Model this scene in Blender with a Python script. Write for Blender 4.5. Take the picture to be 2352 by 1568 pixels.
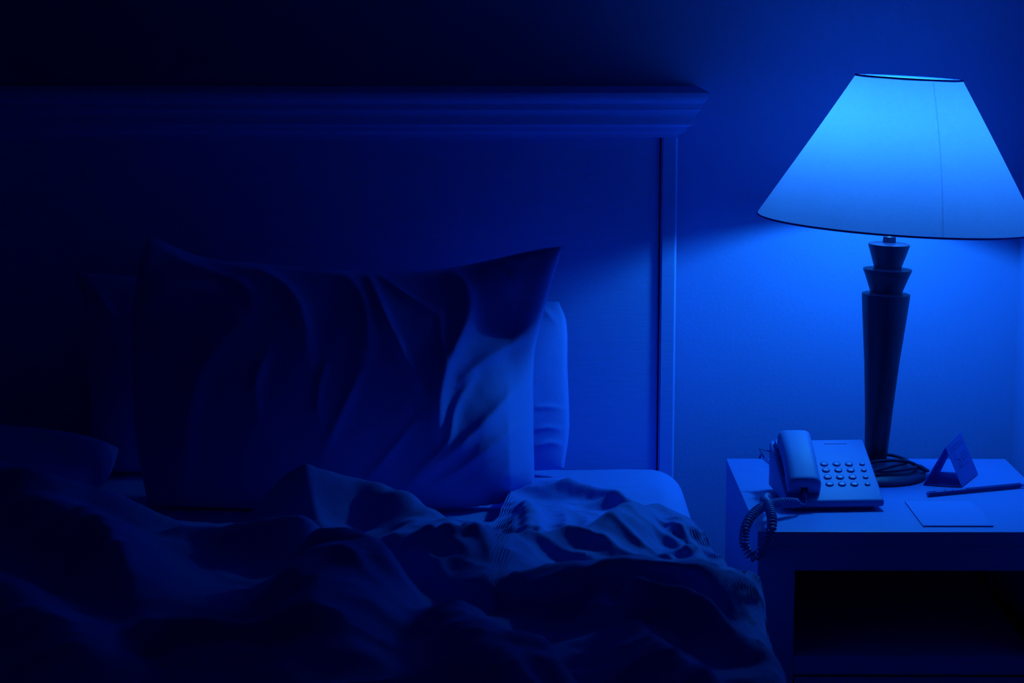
import bpy, bmesh, math, random
import numpy as np
from mathutils import Vector, Matrix, noise

S = bpy.context.scene
for o in list(bpy.data.objects): bpy.data.objects.remove(o)
C = S.collection
R = math.radians
random.seed(4)

# ------------------------------------------------------------------ camera
F = 4900.0; CX, CY = 1176.0, 784.0
PITCH = math.atan(804 / F); YAW = R(0.3)
CAM = np.array([0.0, -3.57, 1.385])
cd = bpy.data.cameras.new('camera'); cam = bpy.data.objects.new('camera', cd); C.objects.link(cam)
cd.sensor_width = 36.0; cd.lens = F / 2352 * 36.0; cd.clip_start = 0.05
cam.location = CAM; cam.rotation_euler = (math.pi / 2 - PITCH, 0, YAW)
cd.dof.use_dof = True; cd.dof.focus_distance = 3.3; cd.dof.aperture_fstop = 8.0
S.camera = cam
# ------------------------------------------------------------------ world, exposure
w = bpy.data.worlds.new('world'); S.world = w; w.use_nodes = True
w.node_tree.nodes['Background'].inputs[0].default_value = (0, 0.0005, 0.004, 1)
w.node_tree.nodes['Background'].inputs[1].default_value = 0.3
S.view_settings.view_transform = 'Standard'; S.view_settings.look = 'None'
S.view_settings.gamma = 1.0; S.view_settings.exposure = 0.0
LAMP_COL = (0.03, 0.36, 1.0)
LAMP_POWER = 290.0         # emission strength of the bulb's frosted glass

# ------------------------------------------------------------------ survey helpers (image point -> place in the room)
fw = np.array([-math.sin(YAW) * math.cos(PITCH), math.cos(YAW) * math.cos(PITCH), -math.sin(PITCH)])
rt = np.cross(fw, [0, 0, 1]); rt = rt / np.linalg.norm(rt); up = np.cross(rt, fw)
def ray(px, py): return fw + rt * (px - CX) / F - up * (py - CY) / F
def aty(px, py, y):
    d = ray(px, py); return CAM + d * (y - CAM[1]) / d[1]
def atz(px, py, z):
    d = ray(px, py); return CAM + d * (z - CAM[2]) / d[2]
def onplane(px, py, p0, n):
    d = ray(px, py); n = np.array(n, float)
    return CAM + d * ((np.array(p0) - CAM) @ n) / (d @ n)

# ------------------------------------------------------------------ materials
def mat(name, col, rough=0.6, bump=0.0, scale=60, detail=3, vary=0.06, kind='noise', spec=0.4, sheen=0.0, metal=0.0, stretch=(1, 1, 1)):
    m = bpy.data.materials.new(name); m.use_nodes = True; nt = m.node_tree; b = nt.nodes['Principled BSDF']
    b.inputs['Roughness'].default_value = rough; b.inputs['Specular IOR Level'].default_value = spec
    b.inputs['Metallic'].default_value = metal
    if sheen: b.inputs['Sheen Weight'].default_value = sheen; b.inputs['Sheen Tint'].default_value = (0.1, 0.3, 1, 1)
    tc = nt.nodes.new('ShaderNodeTexCoord'); mp = nt.nodes.new('ShaderNodeMapping'); mp.inputs['Scale'].default_value = stretch
    nt.links.new(tc.outputs['Object'], mp.inputs[0])
    n = nt.nodes.new('ShaderNodeTexNoise'); n.inputs['Scale'].default_value = scale; n.inputs['Detail'].default_value = detail
    nt.links.new(mp.outputs[0], n.inputs['Vector'])
    r = nt.nodes.new('ShaderNodeValToRGB')
    r.color_ramp.elements[0].position = 0.3; r.color_ramp.elements[1].position = 0.7
    r.color_ramp.elements[0].color = tuple(c * (1 - vary) for c in col) + (1,)
    r.color_ramp.elements[1].color = tuple(min(1, c * (1 + vary)) for c in col) + (1,)
    nt.links.new(n.outputs['Fac'], r.inputs[0]); nt.links.new(r.outputs[0], b.inputs['Base Color'])
    if bump:
        bp = nt.nodes.new('ShaderNodeBump'); bp.inputs['Strength'].default_value = bump; bp.inputs['Distance'].default_value = 0.002
        nt.links.new(n.outputs['Fac'], bp.inputs['Height']); nt.links.new(bp.outputs[0], b.inputs['Normal'])
    return m
M = dict(
    wall=mat('wall_paint', (0.11, 0.225, 0.54), 0.85, 0.25, 160, 4, 0.02),
    ceiling=mat('ceiling_paint', (0.06, 0.12, 0.4), 0.9, 0.1, 80),
    floor=mat('carpet', (0.04, 0.07, 0.2), 0.95, 0.8, 400, 5, 0.2),
    wood=mat('painted_wood', (0.20, 0.40, 0.97), 0.5, 0.15, 30, 4, 0.03, stretch=(1, 8, 8)),
    stand=mat('painted_nightstand', (0.10, 0.22, 0.60), 0.45, 0.1, 30, 4, 0.03, stretch=(1, 6, 8)),
    sheet=mat('cotton_sheet', (0.13, 0.30, 0.82), 0.9, 0.3, 700, 2, 0.03, sheen=0.1),
    duvet=mat('cotton_duvet', (0.16, 0.33, 0.95), 0.9, 0.35, 500, 3, 0.04, sheen=0.6),
    pillow=mat('cotton_pillowcase', (0.16, 0.33, 0.95), 0.9, 0.3, 600, 3, 0.04, sheen=0.6),
    black=mat('dark_lacquered_wood', (0.012, 0.012, 0.05), 0.32, 0.05, 40, 3, 0.2, spec=0.5, stretch=(6, 6, 1)),
    base=mat('dark_lamp_base', (0.03, 0.035, 0.12), 0.4, 0.05, 60, 3, 0.15, spec=0.5),
    brass=mat('dull_metal', (0.12, 0.16, 0.35), 0.35, 0.0, 30, 2, 0.1, metal=0.8),
    cable=mat('black_cable_rubber', (0.02, 0.025, 0.09), 0.35, 0.0, 30, 2, 0.1),
    trim=mat('shade_trim_tape', (0.04, 0.10, 0.45), 0.8, 0.2, 400, 2, 0.1),
    plastic=mat('telephone_plastic', (0.10, 0.21, 0.57), 0.55, 0.02, 200, 2, 0.02),
    key=mat('telephone_key_plastic', (0.05, 0.115, 0.40), 0.4, 0.0, 200, 2, 0.02),
    cord=mat('coiled_cord_plastic', (0.07, 0.13, 0.45), 0.4, 0.0, 200, 2, 0.03),
    hole=mat('dark_socket', (0.01, 0.01, 0.05), 0.6, 0.0, 50, 2, 0.1),
    ink=mat('faint_print', (0.03, 0.06, 0.32), 0.8, 0.0, 50, 2, 0.1),
    paper=mat('paper', (0.09, 0.2, 0.56), 0.8, 0.1, 300, 3, 0.02),
    pad=mat('note_paper', (0.11, 0.235, 0.66), 0.8, 0.1, 300, 3, 0.02),
    padedge=mat('note_paper_edge', (0.05, 0.12, 0.42), 0.8, 0.3, 300, 3, 0.1),
    pencil=mat('pencil_lacquer', (0.02, 0.03, 0.20), 0.3, 0.0, 50, 2, 0.05),
    lead=mat('pencil_tip', (0.15, 0.2, 0.55), 0.5, 0.0, 50, 2, 0.1),
)
def shade_material():
    m = bpy.data.materials.new('lamp_shade_fabric'); m.use_nodes = True; nt = m.node_tree; nt.nodes.clear()
    out = nt.nodes.new('ShaderNodeOutputMaterial')
    tc = nt.nodes.new('ShaderNodeTexCoord'); n = nt.nodes.new('ShaderNodeTexNoise'); n.inputs['Scale'].default_value = 260; n.inputs['Detail'].default_value = 4
    nt.links.new(tc.outputs['Object'], n.inputs['Vector'])
    r = nt.nodes.new('ShaderNodeValToRGB')
    r.color_ramp.elements[0].position = 0.3; r.color_ramp.elements[1].position = 0.7
    r.color_ramp.elements[0].color = (0.13, 0.13, 0.235, 1); r.color_ramp.elements[1].color = (0.155, 0.155, 0.275, 1)
    nt.links.new(n.outputs['Fac'], r.inputs[0])
    tr = nt.nodes.new('ShaderNodeBsdfTranslucent'); df = nt.nodes.new('ShaderNodeBsdfDiffuse'); mx = nt.nodes.new('ShaderNodeMixShader')
    nt.links.new(r.outputs[0], tr.inputs[0]); df.inputs[0].default_value = (0.35, 0.5, 0.75, 1)
    mx.inputs[0].default_value = 0.58
    nt.links.new(df.outputs[0], mx.inputs[1]); nt.links.new(tr.outputs[0], mx.inputs[2]); nt.links.new(mx.outputs[0], out.inputs[0])
    return m
M['shade'] = shade_material()
M['card'] = M['shade'].copy(); M['card'].name = 'thin_card_paper'
for nd in M['card'].node_tree.nodes:
    if nd.type == 'VALTORGB': nd.color_ramp.elements[0].color = (.10, .22, .64, 1); nd.color_ramp.elements[1].color = (.12, .25, .70, 1)
    if nd.type == 'BSDF_DIFFUSE': nd.inputs[0].default_value = (.12, .25, .70, 1)
    if nd.type == 'MIX_SHADER': nd.inputs[0].default_value = 0.4
M['seam'] = M['shade'].copy(); M['seam'].name = 'shade_seam_fabric'
for nd in M['seam'].node_tree.nodes:
    if nd.type == 'VALTORGB': nd.color_ramp.elements[0].color = (.72, .8, .85, 1); nd.color_ramp.elements[1].color = (.8, .88, .92, 1)
    if nd.type == 'MIX_SHADER': nd.inputs[0].default_value = 0.95
def bulb_material():
    m = bpy.data.materials.new('lit_bulb_glass'); m.use_nodes = True; nt = m.node_tree; nt.nodes.clear()
    out = nt.nodes.new('ShaderNodeOutputMaterial'); e = nt.nodes.new('ShaderNodeEmission')
    e.inputs[0].default_value = LAMP_COL + (1,); e.inputs[1].default_value = LAMP_POWER
    nt.links.new(e.outputs[0], out.inputs[0]); return m
M['bulb'] = bulb_material()

# ------------------------------------------------------------------ mesh helpers
def link(name, me, m, parent=None, smooth=False, auto=None):
    o = bpy.data.objects.new(name, me); C.objects.link(o)
    me.materials.append(m)
    if smooth:
        for p in me.polygons: p.use_smooth = True
    if parent is not None: o.parent = parent
    return o
def pyobj(name, v, f, m, parent=None, smooth=True):
    me = bpy.data.meshes.new(name); me.from_pydata([tuple(map(float, p)) for p in v], [], f); me.validate(); me.update()
    bm = bmesh.new(); bm.from_mesh(me); bmesh.ops.recalc_face_normals(bm, faces=bm.faces); bm.to_mesh(me); bm.free()
    return link(name, me, m, parent, smooth)
def bmobj(name, bm, m, parent=None, smooth=False):
    bmesh.ops.recalc_face_normals(bm, faces=bm.faces)
    me = bpy.data.meshes.new(name); bm.to_mesh(me); bm.free()
    return link(name, me, m, parent, smooth)
def box(bm, x0, x1, y0, y1, z0, z1, bev=0.0, seg=2):
    g = bmesh.ops.create_cube(bm, size=1.0)
    vs = g['verts']
    for v in vs:
        v.co = Vector(((x0 + x1) / 2 + v.co.x * (x1 - x0), (y0 + y1) / 2 + v.co.y * (y1 - y0), (z0 + z1) / 2 + v.co.z * (z1 - z0)))
    if bev:
        es = {e for v in vs for e in v.link_edges}
        bmesh.ops.bevel(bm, geom=list(es), offset=bev, segments=seg, affect='EDGES', profile=0.5)
def boxobj(name, m, parent, *a, **k):
    bm = bmesh.new(); box(bm, *a, **k); return bmobj(name, bm, m, parent)
def lathe(name, prof, m, parent=None, n=64, closed=False, smooth=True, flip=False):
    v, f = [], []
    for r, z in prof:
        for i in range(n):
            a = 2 * math.pi * i / n; v.append((r * math.cos(a), r * math.sin(a), z))
    k = len(prof)
    for j in range(k - 1 + (1 if closed else 0)):
        for i in range(n):
            a, b = j * n, ((j + 1) % k) * n
            f.append((a + i, a + (i + 1) % n, b + (i + 1) % n, b + i))
    if not closed:
        if prof[0][0] > 0: f.append(tuple(range(n)))
        if prof[-1][0] > 0: f.append(tuple(range((k - 1) * n, k * n)))
    return pyobj(name, v, f, m, parent, smooth)
def edge_split(o, ang=35):
    for p in o.data.polygons: p.use_smooth = True
    o.data.set_sharp_from_angle(angle=R(ang))
def tube(name, pts, rad, m, parent=None, n=10, closed=False):
    pts = [Vector(p) for p in pts]; v, f = [], []
    up_ = Vector((0, 0, 1)); prev = None
    for i, p in enumerate(pts):
        a = pts[max(i - 1, 0)]; b = pts[min(i + 1, len(pts) - 1)]
        if closed: a = pts[i - 1]; b = pts[(i + 1) % len(pts)]
        t = (b - a).normalized()
        if prev is None: s = t.cross(up_); s = s.normalized() if s.length > 1e-4 else Vector((1, 0, 0))
        else:
            s = prev - t * prev.dot(t); s.normalize()
        prev = s; q = t.cross(s)
        r = rad(i / (len(pts) - 1)) if callable(rad) else rad
        for k in range(n):
            an = 2 * math.pi * k / n; v.append(p + s * math.cos(an) * r + q * math.sin(an) * r)
    L = len(pts)
    for i in range(L if closed else L - 1):
        a, b = i * n, ((i + 1) % L) * n
        for k in range(n): f.append((a + k, a + (k + 1) % n, b + (k + 1) % n, b + k))
    if not closed: f.append(tuple(range(n))); f.append(tuple(range((L - 1) * n, L * n)))
    return pyobj(name, v, f, m, parent, True)
def spline(P, n=12):
    P = [np.array(p, float) for p in P]; P = [2 * P[0] - P[1]] + P + [2 * P[-1] - P[-2]]; out = []
    for i in range(1, len(P) - 2):
        for k in range(n):
            t = k / n; p0, p1, p2, p3 = P[i - 1:i + 3]
            out.append(0.5 * ((2 * p1) + (-p0 + p2) * t + (2 * p0 - 5 * p1 + 4 * p2 - p3) * t * t + (-p0 + 3 * p1 - 3 * p2 + p3) * t ** 3))
    out.append(P[-2]); return out
def thing(name, label, cat, loc, group=None):
    o = bpy.data.objects.new(name, None); o.empty_display_size = 0.05; C.objects.link(o); o.location = loc
    o['label'] = label; o['category'] = cat
    if group: o['group'] = group
    return o
def tag(o, label, cat, group=None):
    o['label'] = label; o['category'] = cat
    if group: o['group'] = group
    return o
def struct(o): o['kind'] = 'structure'; return o
def rebase(root):
    """parts were built in room coordinates: hang them on the root without moving them"""
    for c in root.children:
        c.matrix_parent_inverse = Matrix.Translation(-Vector(root.location))

# vectorised noise / distance helpers for cloth
def vnoise(x, y, sx, sy, seed, octv=3):
    out = np.zeros(x.shape); amp = 1.0
    rs = np.random.RandomState(seed)
    for o in range(octv):
        G = rs.rand(64, 64) * 2 - 1
        u = x * sx * 2 ** o + 17.3; v = y * sy * 2 ** o + 9.1
        i = np.floor(u).astype(int); j = np.floor(v).astype(int); a = u - i; b = v - j
        a = a * a * (3 - 2 * a); b = b * b * (3 - 2 * b)
        g = lambda p, q: G[p % 64, q % 64]
        out += amp * ((g(i, j) * (1 - a) + g(i + 1, j) * a) * (1 - b) + (g(i, j + 1) * (1 - a) + g(i + 1, j + 1) * a) * b)
        amp *= 0.5
    return out
def polydist(X, Y, pts):
    """distance, signed side, position 0..1 along the polyline and interpolated values"""
    pts = np.array(pts, float); best = np.full(X.shape, 1e9); side = np.zeros(X.shape); tt = np.zeros(X.shape)
    seg = np.hypot(*(pts[1:, :2] - pts[:-1, :2]).T); cum = np.concatenate([[0], np.cumsum(seg)]); tot = cum[-1]
    for i in range(len(pts) - 1):
        ax, ay = pts[i, :2]; dx, dy = pts[i + 1, :2] - pts[i, :2]; L2 = dx * dx + dy * dy
        t = np.clip(((X - ax) * dx + (Y - ay) * dy) / L2, 0, 1)
        d = np.hypot(X - ax - t * dx, Y - ay - t * dy); s = np.sign(dx * (Y - ay) - dy * (X - ax))
        k = d < best; best = np.where(k, d, best); side = np.where(k, s, side); tt = np.where(k, (cum[i] + t * seg[i]) / tot, tt)
    vals = [np.interp(tt, cum / tot, pts[:, c]) for c in range(2, pts.shape[1])]
    return best, side, tt, vals

# ------------------------------------------------------------------ the room
def slab(name, x0, x1, y0, y1, z0, z1, m):
    bm = bmesh.new(); box(bm, x0, x1, y0, y1, z0, z1); return struct(bmobj(name, bm, m))
XR = 0.846; WB = 0.05
slab('wall_back', -2.6, XR + 0.1, WB, WB + 0.1, 0, 2.5, M['wall'])
slab('wall_right', XR, XR + 0.1, -4.2, WB, 0, 2.5, M['wall'])
slab('ceiling', -2.6, XR + 0.1, -4.2, WB + 0.1, 2.5, 2.6, M['ceiling'])
slab('wall_left', -2.7, -2.6, -4.2, WB + 0.1, 0, 2.5, M['wall'])
slab('floor', -2.6, XR + 0.1, -4.2, WB + 0.1, -0.1, 0, M['floor'])
slab('baseboard_back', -2.6, XR, WB - 0.015, WB - 0.0005, 0.0, 0.10, M['wood'])

# ------------------------------------------------------------------ bed frame with headboard
XP = 0.249; YF = -0.125            # right edge and front face of the headboard
XL = -1.39
bed = thing('bed_frame', 'pale painted wooden bed frame with a tall moulded headboard against the wall', 'bed', (-0.57, -1.1, 0))
ZM = aty(1555, 312, YF)[2]
boxobj('headboard_panel', M['wood'], bed, XL + 0.03, XP - 0.028, YF + 0.006, WB - 0.015, 0.28, ZM + 0.01, bev=0.002)
for a, b in ((XP - 0.026, XP), (XL, XL + 0.026)):
    boxobj('post', M['wood'], bed, a, b, YF, WB - 0.01, 0.0, ZM + 0.01, bev=0.003)
# stepped crown: offsets from the post measured off the profile at its right end
prof = [(1555, 316), (1557, 309), (1566, 306), (1572, 301), (1574, 292), (1590, 287), (1592, 282), (1592, 268), (1595, 260), (1603, 252),
        (1604, 242), (1605, 238), (1612, 234), (1617, 227), (1619, 220), (1619, 213), (1617, 211)]
pf = [((px - 1555) * 0.00071, aty(px, py, YF - (px - 1555) * 0.00071)[2]) for px, py in prof]
v, f = [], []
for o_, z in pf:
    v += [(XL - o_, WB - 0.004, z), (XL - o_, YF - o_, z), (XP + o_, YF - o_, z), (XP + o_, WB - 0.004, z)]
for i in range(len(pf) - 1):
    for k in range(4): f.append((4 * i + k, 4 * i + (k + 1) % 4, 4 * i + 4 + (k + 1) % 4, 4 * i + 4 + k))
f += [(0, 1, 2, 3), tuple(4 * (len(pf) - 1) + k for k in (3, 2, 1, 0))]
o = pyobj('crown_moulding', v, f, M['wood'], bed); edge_split(o, 30)
for xs in (XP - 0.035, XL + 0.01):
    boxobj('side_rail', M['wood'], bed, xs, xs + 0.025, -2.15, YF - 0.001, 0.22, 0.36, bev=0.003)
    boxobj('leg', M['wood'], bed, xs - 0.005, xs + 0.045, -2.21, -2.151, 0.0, 0.36, bev=0.003)
boxobj('slat_base', M['wood'], bed, XL + 0.036, XP - 0.036, -2.15, YF - 0.001, 0.32, 0.362)
rebase(bed)

# ------------------------------------------------------------------ mattress under its fitted sheet
ZT = 0.62
def mattress():
    x0, x1, y0, y1 = XL + 0.01, 0.262, -2.14, YF - 0.014; r = 0.055; v, f = [], []
    nx, ny = 240, 260
    def place(s, a0, a1):   # arc-length style: side, round, top, round, side
        if s < 0.15: return a0, 1 - s / 0.15 * 1.0, 0
        if s > 0.85: return a1, 1 - (1 - s) / 0.15, 0
        return a0 + (a1 - a0) * (s - 0.15) / 0.7, 0, 1
    xs = np.linspace(0, 1, nx); ys = np.linspace(0, 1, ny)
    X = x0 + (x1 - x0) * (0.5 - 0.5 * np.cos(np.pi * xs)); Y = y0 + (y1 - y0) * (0.5 - 0.5 * np.cos(np.pi * ys))
    X, Y = np.meshgrid(X, Y, indexing='ij')
    dx = np.minimum(X - x0, x1 - X); dy = np.minimum(Y - y0, y1 - Y)
    ex = np.clip(1 - dx / r, 0, 1); ey = np.clip(1 - dy / r, 0, 1); e = np.clip(np.hypot(ex, ey), 0, 1)
    Z = ZT - r * (1 - np.sqrt(np.clip(1 - e * e, 0, 1)))
    W = vnoise(X, Y, 5, 9, 3, 3) * 0.0025 + 0.0012 * (1 - np.abs(vnoise(X * .8 + Y, Y - X * .3, 9, 20, 5, 2)))
    Z = Z + W * np.clip(dx / 0.05, 0, 1)
    idx = np.arange(nx * ny).reshape(nx, ny)
    v = np.stack([X, Y, Z], -1).reshape(-1, 3).tolist()
    f = np.stack([idx[:-1, :-1], idx[1:, :-1], idx[1:, 1:], idx[:-1, 1:]], -1).reshape(-1, 4).tolist()
    ring = list(idx[:, 0]) + list(idx[-1, 1:]) + list(idx[::-1, -1][1:]) + list(idx[0, ::-1][1:-1])
    prev = ring
    for z in (0.54, 0.45, 0.40, 0.366):
        base = len(v)
        for k in ring:
            p = v[k]; v.append([p[0], p[1], z])
        cur = list(range(base, base + len(ring))); L = len(ring)
        for i in range(L): f.append([prev[i], prev[(i + 1) % L], cur[(i + 1) % L], cur[i]])
        prev = cur
    # rounded plan corners
    for p in v:
        cx_ = x1 - r if p[0] > (x0 + x1) / 2 else x0 + r; cy_ = y1 - r if p[1] > (y0 + y1) / 2 else y0 + r
        ax = p[0] - cx_; ay = p[1] - cy_
        if ax * (1 if cx_ > -0.5 else -1) > 0 and ay * (1 if cy_ > -1 else -1) > 0:
            m_ = max(abs(ax), abs(ay)); h = math.hypot(ax, ay)
            if h > 0: p[0] = cx_ + ax * m_ / h; p[1] = cy_ + ay * m_ / h
    f.append(prev)
    for p in v: p[2] += 0.0
    o = pyobj('mattress', v, f, M['sheet']); return o
tag(mattress(), 'thick mattress in a pale fitted sheet, bare and bright at the corner by the headboard', 'mattress')

# ------------------------------------------------------------------ pillows
def curve(pts, n):
    s = np.array(spline(pts, 16)); d = np.concatenate([[0], np.cumsum(np.hypot(*(s[1:] - s[:-1]).T))]); t = np.linspace(0, d[-1], n)
    return np.stack([np.interp(t, d, s[:, 0]), np.interp(t, d, s[:, 1])], -1)
def pillow(name, top, bottom, left, right, y_bot, y_top, T, folds, nz, seed, back=0.6, pinch=0.42, nu=230, nv=170, m='pillow', warp=(), dent=()):
    """top/bottom run left to right, left/right run bottom to top, as image points on the pillow's leaning middle plane"""
    Tc, Bc = curve(top, nu), curve(bottom, nu); Lc, Rc = curve(left, nv), curve(right, nv)
    u = np.linspace(0, 1, nu)[:, None, None]; v_ = np.linspace(0, 1, nv)[None, :, None]
    P = (1 - v_) * Bc[:, None] + v_ * Tc[:, None] + (1 - u) * Lc[None] + u * Rc[None] \
        - ((1 - u) * (1 - v_) * Bc[0] + u * (1 - v_) * Bc[-1] + (1 - u) * v_ * Tc[0] + u * v_ * Tc[-1])
    px, py = P[..., 0], P[..., 1]
    zb = aty(700, bottom[len(bottom) // 2][1], y_bot)[2]; zt = aty(700, top[len(top) // 2][1], y_top)[2]
    a = np.array([0, y_bot, zb]); b = np.array([0, y_top, zt]); t = (b - a) / np.linalg.norm(b - a); n = np.cross([1, 0, 0], t)
    if n[1] > 0: n = -n
    D = fw[None, None] + rt * ((px - CX) / F)[..., None] - up * ((py - CY) / F)[..., None]
    W = CAM + D * (((a - CAM) @ n) / (D @ n))[..., None]
    for wx, wy, wr, wa in warp: W = W + n * (wa * np.exp(-((px - wx) ** 2 + (py - wy) ** 2) / wr ** 2))[..., None]
    U = u[..., 0] + 0 * v_[..., 0]; V = v_[..., 0] + 0 * u[..., 0]
    prof_ = (np.clip(4 * U * (1 - U), 0, 1) ** pinch) * (np.clip(4 * V * (1 - V), 0, 1) ** pinch)
    edge = np.clip(4 * U * (1 - U) * 4, 0, 1) * np.clip(4 * V * (1 - V) * 4, 0, 1)
    h = np.zeros(px.shape)
    for fo in folds:
        pts, amp, wd = fo[0], fo[1], fo[2]
        sk = fo[3] if len(fo) > 3 else 0
        d, s, tt, _ = polydist(px, py, spline(pts, 6) if len(pts) > 2 else pts)
        wl = np.where(s * (1 if sk >= 0 else -1) > 0, wd * (1 + abs(sk)), wd)
        taper = np.clip(np.sin(np.pi * np.clip(tt * 0.92 + 0.04, 0, 1)), 0, 1) ** 0.6
        h += amp * taper / (1 + (d / wl) ** 2) ** 1.4
    for wx, wy, wr, wa in dent: h += wa * np.exp(-((px - wx) ** 2 + (py - wy) ** 2) / wr ** 2)
    h += nz * (vnoise(px / 100, py / 100, 1.0, 0.8, seed, 3) + 0.5 * (1 - 2 * np.abs(vnoise(px / 100 + py / 260, py / 100, 1.4, .5, seed + 1, 2))))
    Fr = W + n * (T * prof_ + h * edge)[..., None]
    Bk = W - n * (T * back * prof_)[..., None]
    for Q in (Fr, Bk): Q[..., 2] = np.maximum(Q[..., 2], 0.6275)
    idx = np.arange(nu * nv).reshape(nu, nv)
    vs = np.concatenate([Fr.reshape(-1, 3), Bk[1:-1, 1:-1].reshape(-1, 3)])
    ib = idx.copy(); ib[1:-1, 1:-1] = nu * nv + np.arange((nu - 2) * (nv - 2)).reshape(nu - 2, nv - 2)
    f = np.stack([idx[:-1, :-1], idx[1:, :-1], idx[1:, 1:], idx[:-1, 1:]], -1).reshape(-1, 4).tolist()
    f += np.stack([ib[:-1, :-1], ib[:-1, 1:], ib[1:, 1:], ib[1:, :-1]], -1).reshape(-1, 4).tolist()
    return pyobj(name, vs.tolist(), f, M[m])

front_folds = [
    ([(470, 590), (600, 640), (675, 700), (712, 780), (725, 890)], 0.013, 16, 1.0),
    ([(690, 612), (790, 650), (838, 720), (856, 800), (858, 880)], 0.012, 15, 1.0),
    ([(840, 625), (890, 760), (935, 860), (985, 960)], 0.015, 11, 0.5),
    ([(860, 640), (930, 705), (1015, 765)], 0.008, 8),
    ([(1040, 640), (1078, 700), (1082, 760), (1050, 850), (1022, 930), (1010, 1050)], 0.027, 17, 0.8),
    ([(1240, 775), (1170, 820), (1100, 875), (1055, 925)], 0.014, 13, 0.8),
    ([(1015, 740), (1018, 820), (1030, 900)], 0.008, 10),
    ([(1120, 620), (1160, 660), (1185, 705)], 0.006, 10),
    ([(1090, 900), (1050, 980), (1030, 1060), (960, 1120)], 0.010, 12),
    ([(1215, 880), (1130, 990), (1040, 1080), (930, 1150)], 0.012, 16),
    ([(1225, 960), (1150, 1040), (1060, 1110), (980, 1150)], 0.008, 12),
    ([(960, 1010), (900, 1080), (850, 1130)], 0.007, 12),
    ([(840, 900), (800, 990), (755, 1080)], 0.009, 14),
    ([(760, 880), (745, 950), (748, 1020)], 0.007, 12),
    ([(630, 850), (604, 930), (612, 1010)], 0.007, 14),
    ([(560, 790), (480, 880), (450, 980), (430, 1130)], 0.016, 30, 0.5),
    ([(300, 745), (350, 705), (430, 690), (500, 700)], 0.012, 22),
    ([(360, 570), (420, 610), (560, 680), (600, 740)], 0.008, 16),
]
tag(pillow('pillow', [(350, 562), (480, 596), (620, 608), (850, 626), (1000, 624), (1130, 616), (1290, 612)],
       [(345, 1185), (500, 1200), (700, 1205), (900, 1200), (1080, 1180), (1228, 1120)],
       [(345, 1185), (312, 1000), (303, 800), (314, 670), (350, 562)],
       [(1228, 1120), (1226, 960), (1228, 820), (1256, 715), (1290, 612)],
       -0.47, -0.28, 0.10, front_folds, 0.0025, 11, back=0.35, pinch=0.6, warp=((1300, 600, 185, .085), (330, 540, 110, .04)), dent=((1150, 740, 110, -.03), (1130, 1080, 150, .025), (380, 900, 130, -.02))),
    'big creased pillow leaning upright at the front, pinched corners up', 'pillow', 'pillows at the head of the bed')
rear_folds = [([(1225, 940), (1262, 936), (1300, 942)], 0.005, 7), ([(1225, 990), (1260, 983), (1300, 990)], 0.005, 7),
              ([(1225, 1030), (1265, 1018), (1305, 1028)], 0.007, 8), ([(1230, 690), (1262, 725), (1280, 745)], 0.006, 8),
              ([(180, 625), (230, 680), (270, 740)], 0.008, 14)]
tag(pillow('pillow', [(175, 625), (300, 634), (700, 680), (1100, 690), (1284, 692)],
       [(215, 1085), (500, 1090), (900, 1090), (1295, 1078)],
       [(215, 1085), (205, 900), (200, 740), (175, 625)],
       [(1295, 1078), (1308, 980), (1304, 850), (1302, 745), (1284, 692)],
       -0.245, -0.17, 0.05, rear_folds, 0.0015, 21, nu=200, nv=120),
    'smoother pillow standing against the headboard behind the creased one, bright right edge showing', 'pillow', 'pillows at the head of the bed')

def lying_pillow():
    x0, x1, y0, y1, T = -1.33, -0.640, -0.585, -0.262, 0.118; nu, nv = 120, 80
    u, v_ = np.meshgrid(np.linspace(0, 1, nu), np.linspace(0, 1, nv), indexing='ij')
    pr = (np.clip(4 * u * (1 - u), 0, 1) * np.clip(4 * v_ * (1 - v_), 0, 1)) ** .42
    X = x0 + (x1 - x0) * u; Y = y0 + (y1 - y0) * v_
    X += 0.02 * (0.5 - u) * np.sin(np.pi * v_) * -1; w_ = vnoise(X, Y, 6, 9, 61, 3) * .006 * np.clip(pr * 3, 0, 1)
    Zt = 0.6275 + T * (.5 + .5 * pr) * .5 + T * .5 * pr + w_; Zm = 0.6275 + T * .25
    Zt = Zm + (T * .75) * pr + w_; Zb = np.maximum(Zm - T * .35 * pr, 0.6275)
    Zt += 0.012 * (np.abs(u - .5) * 2) ** 6
    idx = np.arange(nu * nv).reshape(nu, nv); ib = idx.copy(); ib[1:-1, 1:-1] = nu * nv + np.arange((nu - 2) * (nv - 2)).reshape(nu - 2, nv - 2)
    V = np.concatenate([np.stack([X, Y, Zt], -1).reshape(-1, 3), np.stack([X, Y, Zb], -1)[1:-1, 1:-1].reshape(-1, 3)])
    f = np.stack([idx[:-1, :-1], idx[1:, :-1], idx[1:, 1:], idx[:-1, 1:]], -1).reshape(-1, 4).tolist()
    f += np.stack([ib[:-1, :-1], ib[:-1, 1:], ib[1:, 1:], ib[1:, :-1]], -1).reshape(-1, 4).tolist()
    return pyobj('pillow', V.tolist(), f, M['pillow'])
tag(lying_pillow(), 'dim pillow lying flat on the mattress at the left edge, in deep shadow', 'pillow', 'pillows at the head of the bed')

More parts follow.
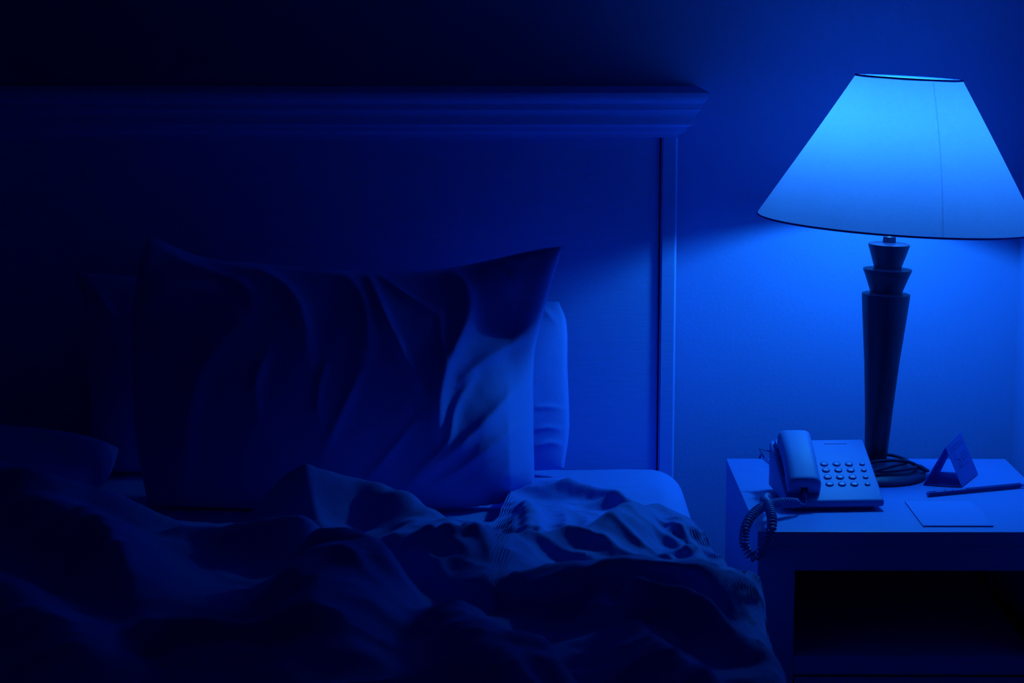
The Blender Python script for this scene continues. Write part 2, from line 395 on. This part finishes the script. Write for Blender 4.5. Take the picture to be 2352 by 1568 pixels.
# ------------------------------------------------------------------ crumpled duvet
CREASES = [([(1440, 1175), (1560, 1203), (1640, 1262)], .008, .010), ([(1400, 1192), (1520, 1227), (1625, 1276)], .008, .009),
    ([(1380, 1212), (1500, 1243), (1600, 1282)], .007, .009), ([(1480, 1163), (1560, 1185), (1620, 1235)], .007, .008),
    ([(1020, 1190), (1080, 1230), (1140, 1290)], .008, .012), ([(960, 1210), (1040, 1258), (1085, 1282)], .009, .012),
    ([(1060, 1182), (1130, 1230), (1180, 1252)], .007, .010), ([(940, 1242), (1010, 1292), (1030, 1310)], .008, .012),
    ([(1225, 1108), (1240, 1165), (1205, 1228)], .010, .010), ([(1290, 1106), (1300, 1130), (1296, 1160)], .006, .010),
    ([(1345, 1114), (1348, 1135), (1340, 1158)], .005, .010), ([(1185, 1120), (1178, 1160), (1190, 1215)], .009, .012),
    ([(680, 1240), (760, 1262), (850, 1300)], .008, .014), ([(700, 1340), (790, 1366), (862, 1392)], .008, .016),
    ([(640, 1290), (720, 1280), (810, 1305)], .007, .016), ([(720, 1118), (705, 1160), (770, 1200)], .008, .014),
    ([(560, 1225), (660, 1215), (760, 1225)], .006, .012), ([(200, 1240), (260, 1300), (330, 1380)], .008, .02),
    ([(1100, 1330), (1220, 1322), (1340, 1300)], .006, .012), ([(1480, 1310), (1580, 1345), (1680, 1400)], .007, .012),
    ([(950, 1380), (1030, 1440), (1090, 1520)], .009, .02), ([(1450, 1370), (1530, 1420), (1640, 1500)], .009, .014)]
def duvet():
    B = [(-500, 1035, .10), (-250, 1050, .10), (0, 1078, .10), (100, 1092, .10), (290, 1150, .06), (420, 1186, .04), (520, 1200, .03),
         (600, 1160, .05), (690, 1086, .09), (840, 1110, .07), (870, 1132, .06), (1030, 1166, .045), (1120, 1196, .03), (1150, 1180, .03), (1168, 1104, .035),
         (1290, 1092, .03), (1400, 1118, .03), (1480, 1150, .04), (1560, 1178, .04), (1640, 1268, .035), (1700, 1330, .03), (1760, 1380, .03)]
    Bw = np.array([atz(a, b, ZT + h) for a, b, h in B]); bx, by = Bw[:, 0], Bw[:, 1]
    xs = np.concatenate([np.linspace(-1.45, -0.95, 30)[:-1], np.linspace(-0.95, 0.56, 420)]); nx = len(xs); ny = 330
    yb = np.interp(xs, bx, by); k = np.ones(7) / 7; yb = np.convolve(np.pad(yb, 3, 'edge'), k, 'valid')
    yb = yb + 0.004 * vnoise(xs, xs * 0, 25, 1, 8, 3)
    tv = np.linspace(0, 1, ny) ** 1.25
    X = np.repeat(xs[:, None], ny, 1); Y = yb[:, None] + (-1.95 - yb[:, None]) * tv[None]
    acc = np.zeros(X.shape); shift = np.zeros(X.shape)
    def ridge(pts, wf, wb, over=0.0, p=3.0, sharp=1.3):
        nonlocal acc, shift
        P = []
        for px, py, h in spline(pts, 8) if len(pts) > 2 else pts:
            q = atz(px, py, ZT + h); P.append((q[0], q[1], h - 0.02))
        d, s, tt, (hh,) = polydist(X, Y, P)
        # points run left to right, so the camera side is on the right of the line (s < 0)
        wdt = np.where(s < 0, wf, wb); r = np.clip(hh, 0, None) / (1 + (d / wdt) ** 2) ** sharp
        k_ = np.clip(np.minimum(tt, 1 - tt) / 0.22, 0, 1); r *= 0.12 + 0.88 * k_ * k_ * (3 - 2 * k_)
        acc += r ** p; shift += over * r * np.exp(-(d / (wf + wb)) ** 2) * np.clip((0.31 - X) / 0.08, 0, 1)
    ridge([(-500, 1037, .105), (-400, 1050, .105), (0, 1082, .105), (100, 1096, .105), (290, 1154, .07), (490, 1213, .045)], .05, .04)
    ridge([(-300, 1110, .06), (60, 1150, .08), (200, 1176, .10), (290, 1260, .10), (385, 1400, .07)], .05, .09)
    ridge([(300, 1235, .05), (480, 1222, .06), (620, 1206, .08), (800, 1196, .09)], .04, .05)
    ridge([(600, 1160, .05), (690, 1088, .11), (840, 1112, .09), (1040, 1167, .07)], .06, .03)
    ridge([(1040, 1167, .06), (960, 1200, .055), (890, 1262, .05)], .04, .03)
    ridge([(905, 1300, .045), (980, 1222, .055), (1060, 1204, .05), (1110, 1235, .035)], .04, .03)
    ridge([(940, 1250, .05), (1040, 1250, .07), (1130, 1270, .05)], .02, .02)
    ridge([(640, 1235, .08), (760, 1225, .10), (860, 1255, .10), (888, 1330, .09), (870, 1395, .07)], .06, .03)
    ridge([(250, 1403, .06), (450, 1416, .08), (700, 1418, .08), (870, 1410, .08)], .03, .05, .4)
    ridge([(1168, 1110, .035), (1290, 1098, .045), (1400, 1122, .04), (1480, 1152, .04)], .015, .03)
    ridge([(1205, 1130, .04), (1215, 1190, .045), (1190, 1230, .04)], .012, .012)
    ridge([(930, 1335, .04), (1060, 1292, .05), (1200, 1240, .06), (1380, 1182, .08), (1470, 1160, .07), (1560, 1184, .055), (1640, 1276, .045)], .05, .035)
    ridge([(900, 1352, .045), (1100, 1326, .06), (1350, 1285, .085), (1500, 1268, .09), (1640, 1290, .085), (1710, 1350, .07)], .028, .10, .75)
    ridge([(1380, 1310, .06), (1385, 1345, .065), (1370, 1390, .06), (1345, 1450, .04)], .022, .022)
    ridge([(1400, 1300, .10), (1500, 1330, .10), (1640, 1385, .08), (1700, 1420, .05)], .03, .03)
    ridge([(1410, 1345, .08), (1520, 1345, .08), (1600, 1400, .07), (1700, 1500, .04)], .035, .03)
    ridge([(1430, 1400, .05), (1490, 1450, .07), (1600, 1530, .07), (1720, 1620, .06)], .05, .03)
    ridge([(930, 1372, .06), (1080, 1400, .08), (1125, 1450, .08), (1165, 1590, .06)], .06, .06)
    ridge([(1130, 1480, .06), (1200, 1450, .08), (1290, 1440, .08)], .06, .03)
    ridge([(300, 1480, .05), (700, 1500, .06), (900, 1460, .06)], .06, .06)
    ridge([(-300, 1250, .05), (0, 1330, .08), (150, 1440, .08), (400, 1560, .06)], .08, .08)
    ridge([(350, 1640, .07), (800, 1640, .08), (1300, 1700, .08), (1600, 1760, .07)], .10, .08)
    def blob(px, py, h, rx, ry):
        nonlocal acc
        q = atz(px, py, ZT + h); acc += (h * np.exp(-(((X - q[0]) / rx) ** 2 + ((Y - q[1]) / ry) ** 2) ** 1.6)) ** 3
    blob(770, 1320, .095, .095, .18)
    blob(1060, 1290, .05, .10, .12)
    Hh = acc ** (1 / 3.0)
    for ax in (0, 1):
        Hh = np.apply_along_axis(lambda q_: np.convolve(np.pad(q_, 2, 'edge'), np.ones(5) / 5, 'valid'), ax, Hh)
    for pts, amp, wd in CREASES:
        P = [tuple(atz(a_, b_, ZT + .07)[:2]) for a_, b_ in spline(pts, 6)]
        d, s_, tt, _ = polydist(X, Y, P)
        Hh += amp * np.clip(np.sin(np.pi * tt), 0, 1) ** .5 / (1 + (d / wd) ** 2) ** 1.5
    # small creases
    fine = 1.5 * (1 - 2 * np.abs(vnoise(X * .9 + Y * .5, Y - X * .4, 7, 14, 31, 3))) * 0.0035 + vnoise(X, Y, 6, 8, 41, 3) * 0.006
    fine += 0.004 * (1 - 2 * np.abs(vnoise(X * .4 + Y, Y * .6 - X, 22, 7, 51, 2))) * np.clip((X - (-0.2)) / 0.3, 0.2, 1)
    Z = ZT + 0.022 + Hh + fine
    Y = Y - shift
    # right edge turns down over the mattress side
    over = np.exp(-((Y + 0.90) / 0.10) ** 2) * 0.05
    xe = 0.262 + over; r = 0.028 + 0 * X; ex = X - xe
    ang = np.clip(ex / r, 0, math.pi / 2)
    drop = np.clip(ex - r * math.pi / 2, 0, None)
    Xn = np.where(ex > 0, xe + r * np.sin(ang) + 0.25 * drop * (Y < -1.0), X)
    damp = np.where(ex > 0, np.clip(1 - drop / 0.05, 0, 1) * 0.6 + 0.4, 1)
    Zn = np.where(ex > 0, Z - r * (1 - np.cos(ang)) - drop * 0.9, Z)
    Xn = np.where(ex > 0, Xn + 0.25 * fine, Xn)
    idx = np.arange(nx * ny).reshape(nx, ny)
    V = np.stack([Xn, Y, Zn], -1).reshape(-1, 3)
    f = np.stack([idx[:-1, :-1], idx[1:, :-1], idx[1:, 1:], idx[:-1, 1:]], -1).reshape(-1, 4).tolist()
    # hem along the back edge
    hem = np.stack([Xn[:, 0], Y[:, 0] + 0.006, (ZT + 0.006) * (Xn[:, 0] < 0.26) + (Zn[:, 0] - 0.02) * (Xn[:, 0] >= 0.26)], -1)
    hem2 = np.stack([Xn[:, 0], Y[:, 0] - 0.03, hem[:, 2] - 0.001], -1)
    b0 = len(V); V = np.concatenate([V, hem, hem2])
    for i in range(nx - 1):
        f.append([int(idx[i, 0]), b0 + i, b0 + i + 1, int(idx[i + 1, 0])]); f.append([b0 + i, b0 + nx + i, b0 + nx + i + 1, b0 + i + 1])
    return pyobj('duvet', V.tolist(), f, M['duvet'])
tag(duvet(), 'crumpled thrown-back duvet heaped in folds across the bed', 'duvet')

# ------------------------------------------------------------------ nightstand
NX0, NX1, NY0, NY1 = 0.337, 0.800, -0.591, -0.105
ns = thing('nightstand', 'pale painted nightstand with an open shelf space between bed and side wall', 'nightstand', (0.57, -0.35, 0))
boxobj('top_panel', M['stand'], ns, NX0, NX1, NY0, NY1, 0.598, 0.62, bev=0.0012)
boxobj('front_rail', M['stand'], ns, NX0 + 0.055, NX1 - 0.055, NY0 + 0.001, NY0 + 0.02, 0.5625, 0.5978)
for a in (NX0 + 0.001, NX1 - 0.056):
    boxobj('stile', M['stand'], ns, a, a + 0.054, NY0 + 0.001, NY0 + 0.02, 0.03, 0.5978, bev=0.001)
for a in (NX0 + 0.001, NX1 - 0.019):
    boxobj('side_panel', M['stand'], ns, a, a + 0.018, NY0 + 0.0205, NY1 - 0.001, 0.0, 0.5978)
boxobj('back_panel', M['stand'], ns, NX0 + 0.02, NX1 - 0.02, NY1 - 0.012, NY1 - 0.002, 0.05, 0.5978)
boxobj('shelf', M['stand'], ns, NX0 + 0.0555, NX1 - 0.0555, NY0 + 0.001, NY1 - 0.0125, 0.4065, 0.4336, bev=0.001)
d = boxobj('drawer', M['stand'], ns, NX0 + 0.058, NX1 - 0.058, NY0 + 0.003, NY1 - 0.03, 0.22, 0.402, bev=0.002)
lathe('knob', [(0.006, 0), (0.006, 0.012), (0.014, 0.018), (0.014, 0.026), (0.008, 0.030)], M['brass'], d, 24)
kb = d.children[0]; kb.rotation_euler = (R(90), 0, 0); kb.location = (0.5685, NY0 + 0.0035, 0.31)
boxobj('plinth', M['stand'], ns, NX0 + 0.056, NX1 - 0.056, NY0 + 0.01, NY0 + 0.02, 0.0, 0.06)
rebase(ns)

# ------------------------------------------------------------------ table lamp
LX, LY = 0.563, -0.233
lamp = thing('table_lamp', 'table lamp with glowing cone shade and dark tapering turned stem on the nightstand', 'lamp', (LX, LY, 0.6205))
def L(o, tilt=True):
    if tilt: o.rotation_euler = (0, R(1.9), 0)
    return o
lathe('base', [(0.0, 0.0), (0.079, 0.0), (0.081, 0.003), (0.080, 0.008), (0.060, 0.016), (0.03, 0.024), (0.0, 0.026)], M['base'], lamp, 72)
mpx = (3.57 + LY) / 4900 * 1.02
def zl(py): return aty(2030, py, LY)[2] - 0.6205
st = [(17, 1062), (25, 1052), (26, 1045), (31, 950), (40, 830), (49, 740), (54.5, 680), (54.5, 674), (48, 672), (36, 671),
      (36, 670), (50, 632), (55, 620), (55, 617), (46, 616), (31, 615), (31, 613), (44, 572), (47, 562), (47, 560), (40, 558), (20, 557), (15, 556), (14, 543), (10, 540), (10, 470), (12, 468), (12, 430), (0, 428)]
stem = L(lathe('stem', [(r * mpx, zl(p)) for r, p in st], M['black'], lamp, 72)); edge_split(stem, 30)
# shade (its axis leans a little more than the stem)
zb, zt = zl(509), zl(178)
R0, R1 = 315 * mpx, 118 * mpx
def shade_piece(name, prof, m, par):
    o = lathe(name, prof, m, par, 128, closed=True); return o
th_ = 0.0008
nrow = 14
outer = [(R0 + (R1 - R0) * i / nrow, (zt - zb) * i / nrow) for i in range(nrow + 1)]
inner = [(r - th_, z) for r, z in reversed(outer)]
sh = shade_piece('lamp_shade', outer, M['shade'], lamp)
# single-skin fabric cone: rebuild open
bpy.data.objects.remove(sh)
v, f = [], []; n = 160
for r, z in outer:
    for i in range(n):
        a = 2 * math.pi * i / n; rr = r + 0.0006 * math.sin(a * 7 + z * 20); v.append((rr * math.cos(a), rr * math.sin(a), z))
for j in range(nrow):
    for i in range(n): f.append((j * n + i, j * n + (i + 1) % n, (j + 1) * n + (i + 1) % n, (j + 1) * n + i))
sh = pyobj('lamp_shade', v, f, M['shade'], lamp)
cx0 = aty(2061, 509, LY)[0]
sh.location = (cx0 - LX, 0, zb); sh.rotation_euler = (0, R(3.0), 0)
def ring(name, r, z, rad, par):
    return tube(name, [(r * math.cos(2 * math.pi * i / 96), r * math.sin(2 * math.pi * i / 96), z) for i in range(96)], rad, M['trim'], par, 8, True)
ring('bottom_trim', R0, 0.0, 0.0016, sh); ring('top_trim', R1, zt - zb, 0.0018, sh)
sv = []; rowz = np.linspace(0.01, 0.99, 16)
for t in rowz:
    for da in (-0.0011, 0.0011):
        rr = (R0 + (R1 - R0) * t) + 0.0013; an = R(-82.4 + 7.6 * t) + da / rr
        sv.append((rr * math.cos(an), rr * math.sin(an), (zt - zb) * t))
pyobj('seam', sv, [(2 * i, 2 * i + 1, 2 * i + 3, 2 * i + 2) for i in range(15)], M['seam'], sh)
for a in (20, 140, 260):
    a = R(a); zz = zt - zb - 0.012
    tube('spider_arm', [(0.011 * math.cos(a), 0.011 * math.sin(a), zz - .01), (R1 * .98 * math.cos(a), R1 * .98 * math.sin(a), zz + 0.01)], 0.0012, M['brass'], sh, 6)
zbulb = zl(362)
bl = lathe('bulb', [(0.0, -0.030), (0.012, -0.029), (0.014, -0.022), (0.024, -0.008), (0.029, 0.006), (0.029, 0.014), (0.022, 0.026), (0.010, 0.033), (0.0, 0.034)], M['bulb'], lamp, 20)
bl.location = (math.sin(R(1.9)) * zbulb, 0, zbulb)
# flex curled on the base
cb = [(-0.035, -0.055, 0.030), (0.0, -0.045, 0.034), (0.045, -0.03, 0.030), (0.075, -0.02, 0.014), (0.085, 0.0, 0.008), (0.083, 0.018, 0.007), (0.07, 0.0, 0.016),
      (0.05, -0.045, 0.022), (0.0, -0.062, 0.021), (-0.04, -0.045, 0.022), (-0.05, 0.0, 0.024), (-0.02, 0.04, 0.026), (0.03, 0.035, 0.026), (0.05, -0.01, 0.026), (0.02, -0.05, 0.027), (-0.03, -0.07, 0.020), (-0.07, -0.06, 0.006), (-0.085, 0.0, 0.004), (-0.06, 0.08, 0.004), (-0.03, 0.122, 0.004)]
tube('power_cord', spline(cb, 8), 0.0028, M['cable'], lamp, 8)

# ------------------------------------------------------------------ telephone
PH = (0.466, -0.471)
phone = thing('telephone', 'pale corded desk telephone with round keys beside the lamp', 'telephone', (PH[0], PH[1], 0.6205))
phone.rotation_euler = (0, 0, R(4))
pc, ps = math.cos(R(4)), math.sin(R(4))
def ploc(p):
    x, y, z = p[0] - PH[0], p[1] - PH[1], p[2] - 0.6205; return (x * pc + y * ps, -x * ps + y * pc, z)
HW = 0.0735; PL = 0.150; ZF, ZBK = 0.0165, 0.078
def wedge(name, x0, x1, y0, y1, z0f, z0b, m, bot, bev=0.004):
    bm = bmesh.new(); vs = [bm.verts.new(p) for p in ((x0, y0, bot), (x1, y0, bot), (x1, y1, bot), (x0, y1, bot), (x0, y0, z0f), (x1, y0, z0f), (x1, y1, z0b), (x0, y1, z0b))]
    for q in ((0, 3, 2, 1), (4, 5, 6, 7), (0, 1, 5, 4), (1, 2, 6, 5), (2, 3, 7, 6), (3, 0, 4, 7)): bm.faces.new([vs[k] for k in q])
    bmesh.ops.bevel(bm, geom=bm.edges[:], offset=bev, segments=3, affect='EDGES', profile=0.5)
    o = bmobj(name, bm, m, phone); edge_split(o, 30); return o
wedge('body', -HW, HW, 0, PL, ZF, ZBK, M['plastic'], 0.006, 0.0035)
wedge('underside', -HW + 0.012, HW - 0.012, 0.012, PL - 0.004, 0.0105, 0.02, M['key'], 0.0, 0.001)
slope = (ZBK - ZF) / PL; sa = math.atan(slope)
def ontop(x, y, dz=0.0): return (x, y, ZF + slope * y + dz)
nrm = (0, -math.sin(sa), math.cos(sa))
def top_from_px(px, py):
    wn = (nrm[0] * pc - nrm[1] * ps, nrm[0] * ps + nrm[1] * pc, nrm[2])
    return ploc(onplane(px, py, (PH[0], PH[1], 0.6205 + ZF), wn))
for i, py in enumerate((1066, 1080, 1096, 1112)):
    for j in range(4):
        px = (1893, 1921.5, 1950, 1979)[j] + (0, 4, 8, 12.5)[i] + (1 if j == 3 else 0)
        p = top_from_px(px, py); s = 0.0062 if j < 3 else 0.0043
        k = lathe('key', [(s, -0.001), (s, 0.0010), (s * .9, 0.0020), (s * .5, 0.0018), (0, 0.0016)], M['key'], phone, 20)
        k.location = p; k.rotation_euler = (sa, 0, 0); k.scale = (1, 0.85, 1)
# label slot and small ridge line on the body's top
p = top_from_px(1919, 1019); o = boxobj('label_slot', M['ink'], phone, -0.018, 0.018, -0.0005, 0.0005, -0.0002, 0.0003); o.location = p; o.rotation_euler = (sa, 0, 0)
# handset
def handset():
    A = np.array(aty(1822, 1003, -0.350)); Bq = np.array(aty(1848, 1122, -0.462))
    A = np.array(ploc(A)); Bq = np.array(ploc(Bq)); ax = Bq - A; Ln = np.linalg.norm(ax); ax /= Ln
    sx = np.cross(ax, [0, 0, 1]); sx /= np.linalg.norm(sx); nz_ = np.cross(sx, ax)
    v, f = [], []; ns_, nr = 40, 28
    for i in range(ns_ + 1):
        t = i / ns_; t2 = t
        wdt = 0.0255 - 0.0012 * math.sin(math.pi * t)
        e = min(t, 1 - t); rd = min(1, (e / 0.055)) ; rd = math.sqrt(1 - (1 - rd) ** 2) if rd < 1 else 1
        rd = 0.55 + 0.45 * rd
        th = 0.0165 * rd; arch = 0.006 * math.sin(math.pi * t)
        low = -0.010 - (0.007 if (t < 0.28 or t > 0.72) else 0.0) * rd + arch * 0.8
        c = A + ax * Ln * t
        for k in range(nr):
            a = 2 * math.pi * k / nr; ca, sn = math.cos(a), math.sin(a); p = 0.45
            xx = math.copysign(abs(ca) ** p, ca) * wdt * (0.75 + 0.25 * rd); zz = math.copysign(abs(sn) ** (0.75 if sn > 0 else .4), sn)
            zz = arch + zz * th if sn > 0 else zz * (-low) * rd + (arch if False else 0)
            v.append(c + sx * xx + nz_ * zz)
    for i in range(ns_):
        for k in range(nr): f.append((i * nr + k, i * nr + (k + 1) % nr, (i + 1) * nr + (k + 1) % nr, (i + 1) * nr + k))
    f.append(tuple(range(nr))); f.append(tuple(range(ns_ * nr, ns_ * nr + nr)))
    h = pyobj('handset', v, f, M['plastic'], phone); edge_split(h, 50)
    tip = Bq
    # jack in the end face with the cord's plug
    q = tip + ax * 0.0002 - nz_ * 0.003
    bm = bmesh.new(); box(bm, -0.0052, 0.0052, -0.0012, 0.0012, -0.0045, 0.0055); j = bmobj('cord_socket', bm, M['hole'], h)
    Mx = Matrix(((sx[0], ax[0], nz_[0], q[0]), (sx[1], ax[1], nz_[1], q[1]), (sx[2], ax[2], nz_[2], q[2]), (0, 0, 0, 1))); j.matrix_local = Mx
    bm = bmesh.new(); box(bm, -0.0028, 0.0028, 0.0, 0.010, -0.006, 0.0005, bev=0.0008); pl = bmobj('plug', bm, M['plastic'], h); pl.matrix_local = Mx
    return tip + ax * 0.010 - nz_ * 0.004
tipp = handset()
# cradle hump the handset rests in
bm = bmesh.new(); box(bm, -HW + 0.006, -0.022, 0.0, 0.018, -0.004, 0.006, bev=0.002); o = bmobj('cradle', bm, M['plastic'], phone); o.location = ontop(0, 0.03); o.rotation_euler = (sa, 0, 0)
bm = bmesh.new(); box(bm, -HW + 0.006, -0.022, 0.0, 0.018, -0.004, 0.008, bev=0.002); o = bmobj('cradle', bm, M['plastic'], phone); o.location = ontop(0, 0.125); o.rotation_euler = (sa, 0, 0)
# coiled cord: from the handset, left, down over the edge of the nightstand and back to the body
ye = -0.475
path = [ploc(aty(x_, y_, yy)) for x_, y_, yy in ((1838, 1157, -0.487), (1815, 1154, -.50), (1780, 1156, -.52), (1745, 1168, -.55), (1716, 1200, -.585), (1709, 1245, -.604),
        (1727, 1278, -.609), (1752, 1262, -.611), (1769, 1225, -.609), (1773, 1190, -.59), (1764, 1160, -.55), (1757, 1148, -.505), (1764, 1140, -.47))]
fine = spline(path, 40); fine = np.array(fine)
dl = np.concatenate([[0], np.cumsum(np.linalg.norm(fine[1:] - fine[:-1], axis=1))]); tot = dl[-1]
turns = int(tot / 0.0052); N = turns * 12; tq = np.linspace(0, tot, N)
cen = np.stack([np.interp(tq, dl, fine[:, i]) for i in range(3)], -1); pts = []; prev = None
for i in range(N):
    t = Vector(cen[min(i + 1, N - 1)] - cen[max(i - 1, 0)]).normalized()
    if prev is None: s = t.cross(Vector((0, 0, 1))).normalized()
    else: s = (prev - t * prev.dot(t)).normalized()
    prev = s; q = t.cross(s); a = 2 * math.pi * i / 12; rr = 0.0062 * min(1, i / 24 + .1, (N - i) / 24 + .1)
    pts.append(Vector(cen[i]) + s * math.cos(a) * rr + q * math.sin(a) * rr)
tube('coiled_cord', pts, 0.0016, M['cord'], phone, 6)
tube('cord_lead', spline([tuple(tipp), tuple(tipp + np.array([0, -0.004, -0.008])), tuple(np.array(tipp) + np.array([-0.002, -0.009, -0.012])), tuple(pts[0])], 8), 0.0018, M['cord'], phone, 8)
# clear line plug and lead at the left rear
tube('line_cord', spline([ploc(p) for p in [(0.44, -0.335, 0.630), (0.435, -0.30, 0.6235), (0.43, -0.24, 0.6235), (0.41, -0.17, 0.6235), (0.40, -0.11, 0.6235), (0.395, -0.095, 0.622), (0.39, -0.088, 0.58)]], 8), 0.0016, M['cord'], phone, 6)
tube('rear_tab', [ploc(aty(1755, 1050, -0.33)), ploc(aty(1743, 1030, -0.33)), ploc(aty(1768, 1036, -0.33))], 0.0012, M['plastic'], phone, 6)

# ------------------------------------------------------------------ tent card
def at_table(px, py): return atz(px, py, 0.6212)
c1, c2, c3 = [np.array(at_table(*p)) for p in ((2120, 1113), (2209, 1118), (2246, 1088))]
c4 = c1 + (c3 - c2)
ap1 = np.array(aty(2171, 1027, (c1[1] + c2[1]) / 2)); ap2 = np.array(aty(2209, 992, (c3[1] + c4[1]) / 2))
ap2[0] = ap1[0] + (c3 - c2)[0] * 0.95; 
card = thing('tent_card', 'small folded paper tent card with faint printing beside the lamp base', 'card', tuple((c1 + c2 + c3 + c4) / 4))
def panel(name, q, m, par, t=0.0005):
    q = [np.array(p, float) for p in q]; n = np.cross(q[1] - q[0], q[3] - q[0]); n /= np.linalg.norm(n)
    v = [p for p in q] + [p + n * t for p in q]
    f = [(0, 3, 2, 1), (4, 5, 6, 7)] + [(i, (i + 1) % 4, (i + 1) % 4 + 4, i + 4) for i in range(4)]
    return pyobj(name, v, f, m, par, False)
fl = panel('left_flap', [c1, c4, ap2, ap1], M['card'], card)
fr = panel('right_flap', [c2, c3, ap2, ap1], M['card'], card)
panel('bottom_flap', [c1, c2, c3, c4], M['paper'], card, 0.0004)
# faint illegible printing on the right flap: rows of short strokes and a round mark
nn = np.cross(c3 - c2, ap1 - c2); nn /= np.linalg.norm(nn)
if nn[1] > 0: nn = -nn
def onflap(u, v_): return (c2 * (1 - u) + c3 * u) * (1 - v_) + (ap1 * (1 - u) + ap2 * u) * v_ + nn * 0.0007
v, f = [], []
rs = random.Random(9)
def stroke(u0, u1, v0, v1):
    b = len(v); v.extend([onflap(u0, v0), onflap(u1, v0), onflap(u1, v1), onflap(u0, v1)]); f.append((b, b + 1, b + 2, b + 3))
for row, (vv, h, a, b) in enumerate(((0.86, .030, .12, .80), (0.79, .025, .12, .86), (0.60, .03, .55, .88), (0.53, .03, .50, .86), (0.46, .03, .55, .85), (0.36, .02, .2, .8))):
    u = a
    while u < b:
        wd = rs.uniform(.02, .07); stroke(u, u + wd, vv, vv + h); u += wd + rs.uniform(.015, .04)
for i in range(14):
    a = 2 * math.pi * i / 14; a2 = 2 * math.pi * (i + 1) / 14; b = len(v)
    if 4 < i < 6: continue
    for rr, an in ((.085, a), (.085, a2), (.055, a2), (.055, a)): v.append(onflap(.36 + rr * math.cos(an), .48 + rr * math.sin(an) * 1.2))
    f.append((b, b + 1, b + 2, b + 3))
stroke(.22, .25, .58, .74); stroke(.25, .33, .58, .61); stroke(.28, .31, .40, .44)
pyobj('printing', v, f, M['ink'], fr, False)
for c in card.children: c.matrix_parent_inverse = Matrix.Translation(-Vector(card.location))

# ------------------------------------------------------------------ note pad and pencil
pa = at_table(2120, 1208); 
pad = thing('note_pad', 'thin blank pad of note paper lying at the front edge of the nightstand', 'note pad', (0.63, -0.48, 0.6203))
boxobj('sheets', M['padedge'], pad, pa[0], pa[0] + 0.102, pa[1], pa[1] + 0.150, 0.6203, 0.6218)
boxobj('top_sheet', M['pad'], pad, pa[0] + .0002, pa[0] + 0.102, pa[1] + .0003, pa[1] + 0.150, 0.6219, 0.6221)
rebase(pad)
q0 = np.array(atz(2131, 1134, 0.6245)); q1 = np.array(atz(2343, 1114, 0.6245)); dq = q1 - q0; Lq = np.linalg.norm(dq)
pen = thing('pencil', 'dark lacquered pencil with pale printed stripe lying in front of the tent card', 'pencil', tuple(q0))
pen.rotation_euler = (0, 0, math.atan2(dq[1], dq[0]))
def hexrod(name, x0, x1, r0, r1, m, n=6, par=pen, smooth=False):
    v = [(x, r * math.sin(2 * math.pi * k / n), r * math.cos(2 * math.pi * k / n)) for x, r in ((x0, r0), (x1, r1)) for k in range(n)]
    f = [(k, (k + 1) % n, n + (k + 1) % n, n + k) for k in range(n)] + [tuple(range(n)), tuple(range(n, 2 * n))]
    return pyobj(name, v, f, m, par, smooth)
rp = 0.0040
hexrod('barrel', 0, Lq, rp, rp, M['pencil'])
hexrod('end_cap', -0.0008, 0.0, rp * .75, rp * .9, M['lead'], 12)
tp = hexrod('tip', Lq, Lq + 0.014, rp * .9, 0.0006, M['lead'], 12)
v, f = [], []
for a, b in ((0.014, 0.028), (0.031, 0.042), (0.044, 0.066)):
    k = len(v); n1 = (-math.sin(R(30)), math.cos(R(30)))
    # stripe on the upper camera-side facet
    c_ = 0.866 * rp + 0.0001; ang = R(30)
    for x, s in ((a, -1), (b, -1), (b, 1), (a, 1)):
        yy = -math.sin(ang) * c_ + s * math.cos(ang) * 0.0011; zz = math.cos(ang) * c_ + s * math.sin(ang) * 0.0011
        v.append((x, yy, zz))
    f.append((k, k + 1, k + 2, k + 3))
pyobj('printed_stripe', v, f, M['paper'], pen, False)['label'] = 'pale printed lettering stripe'
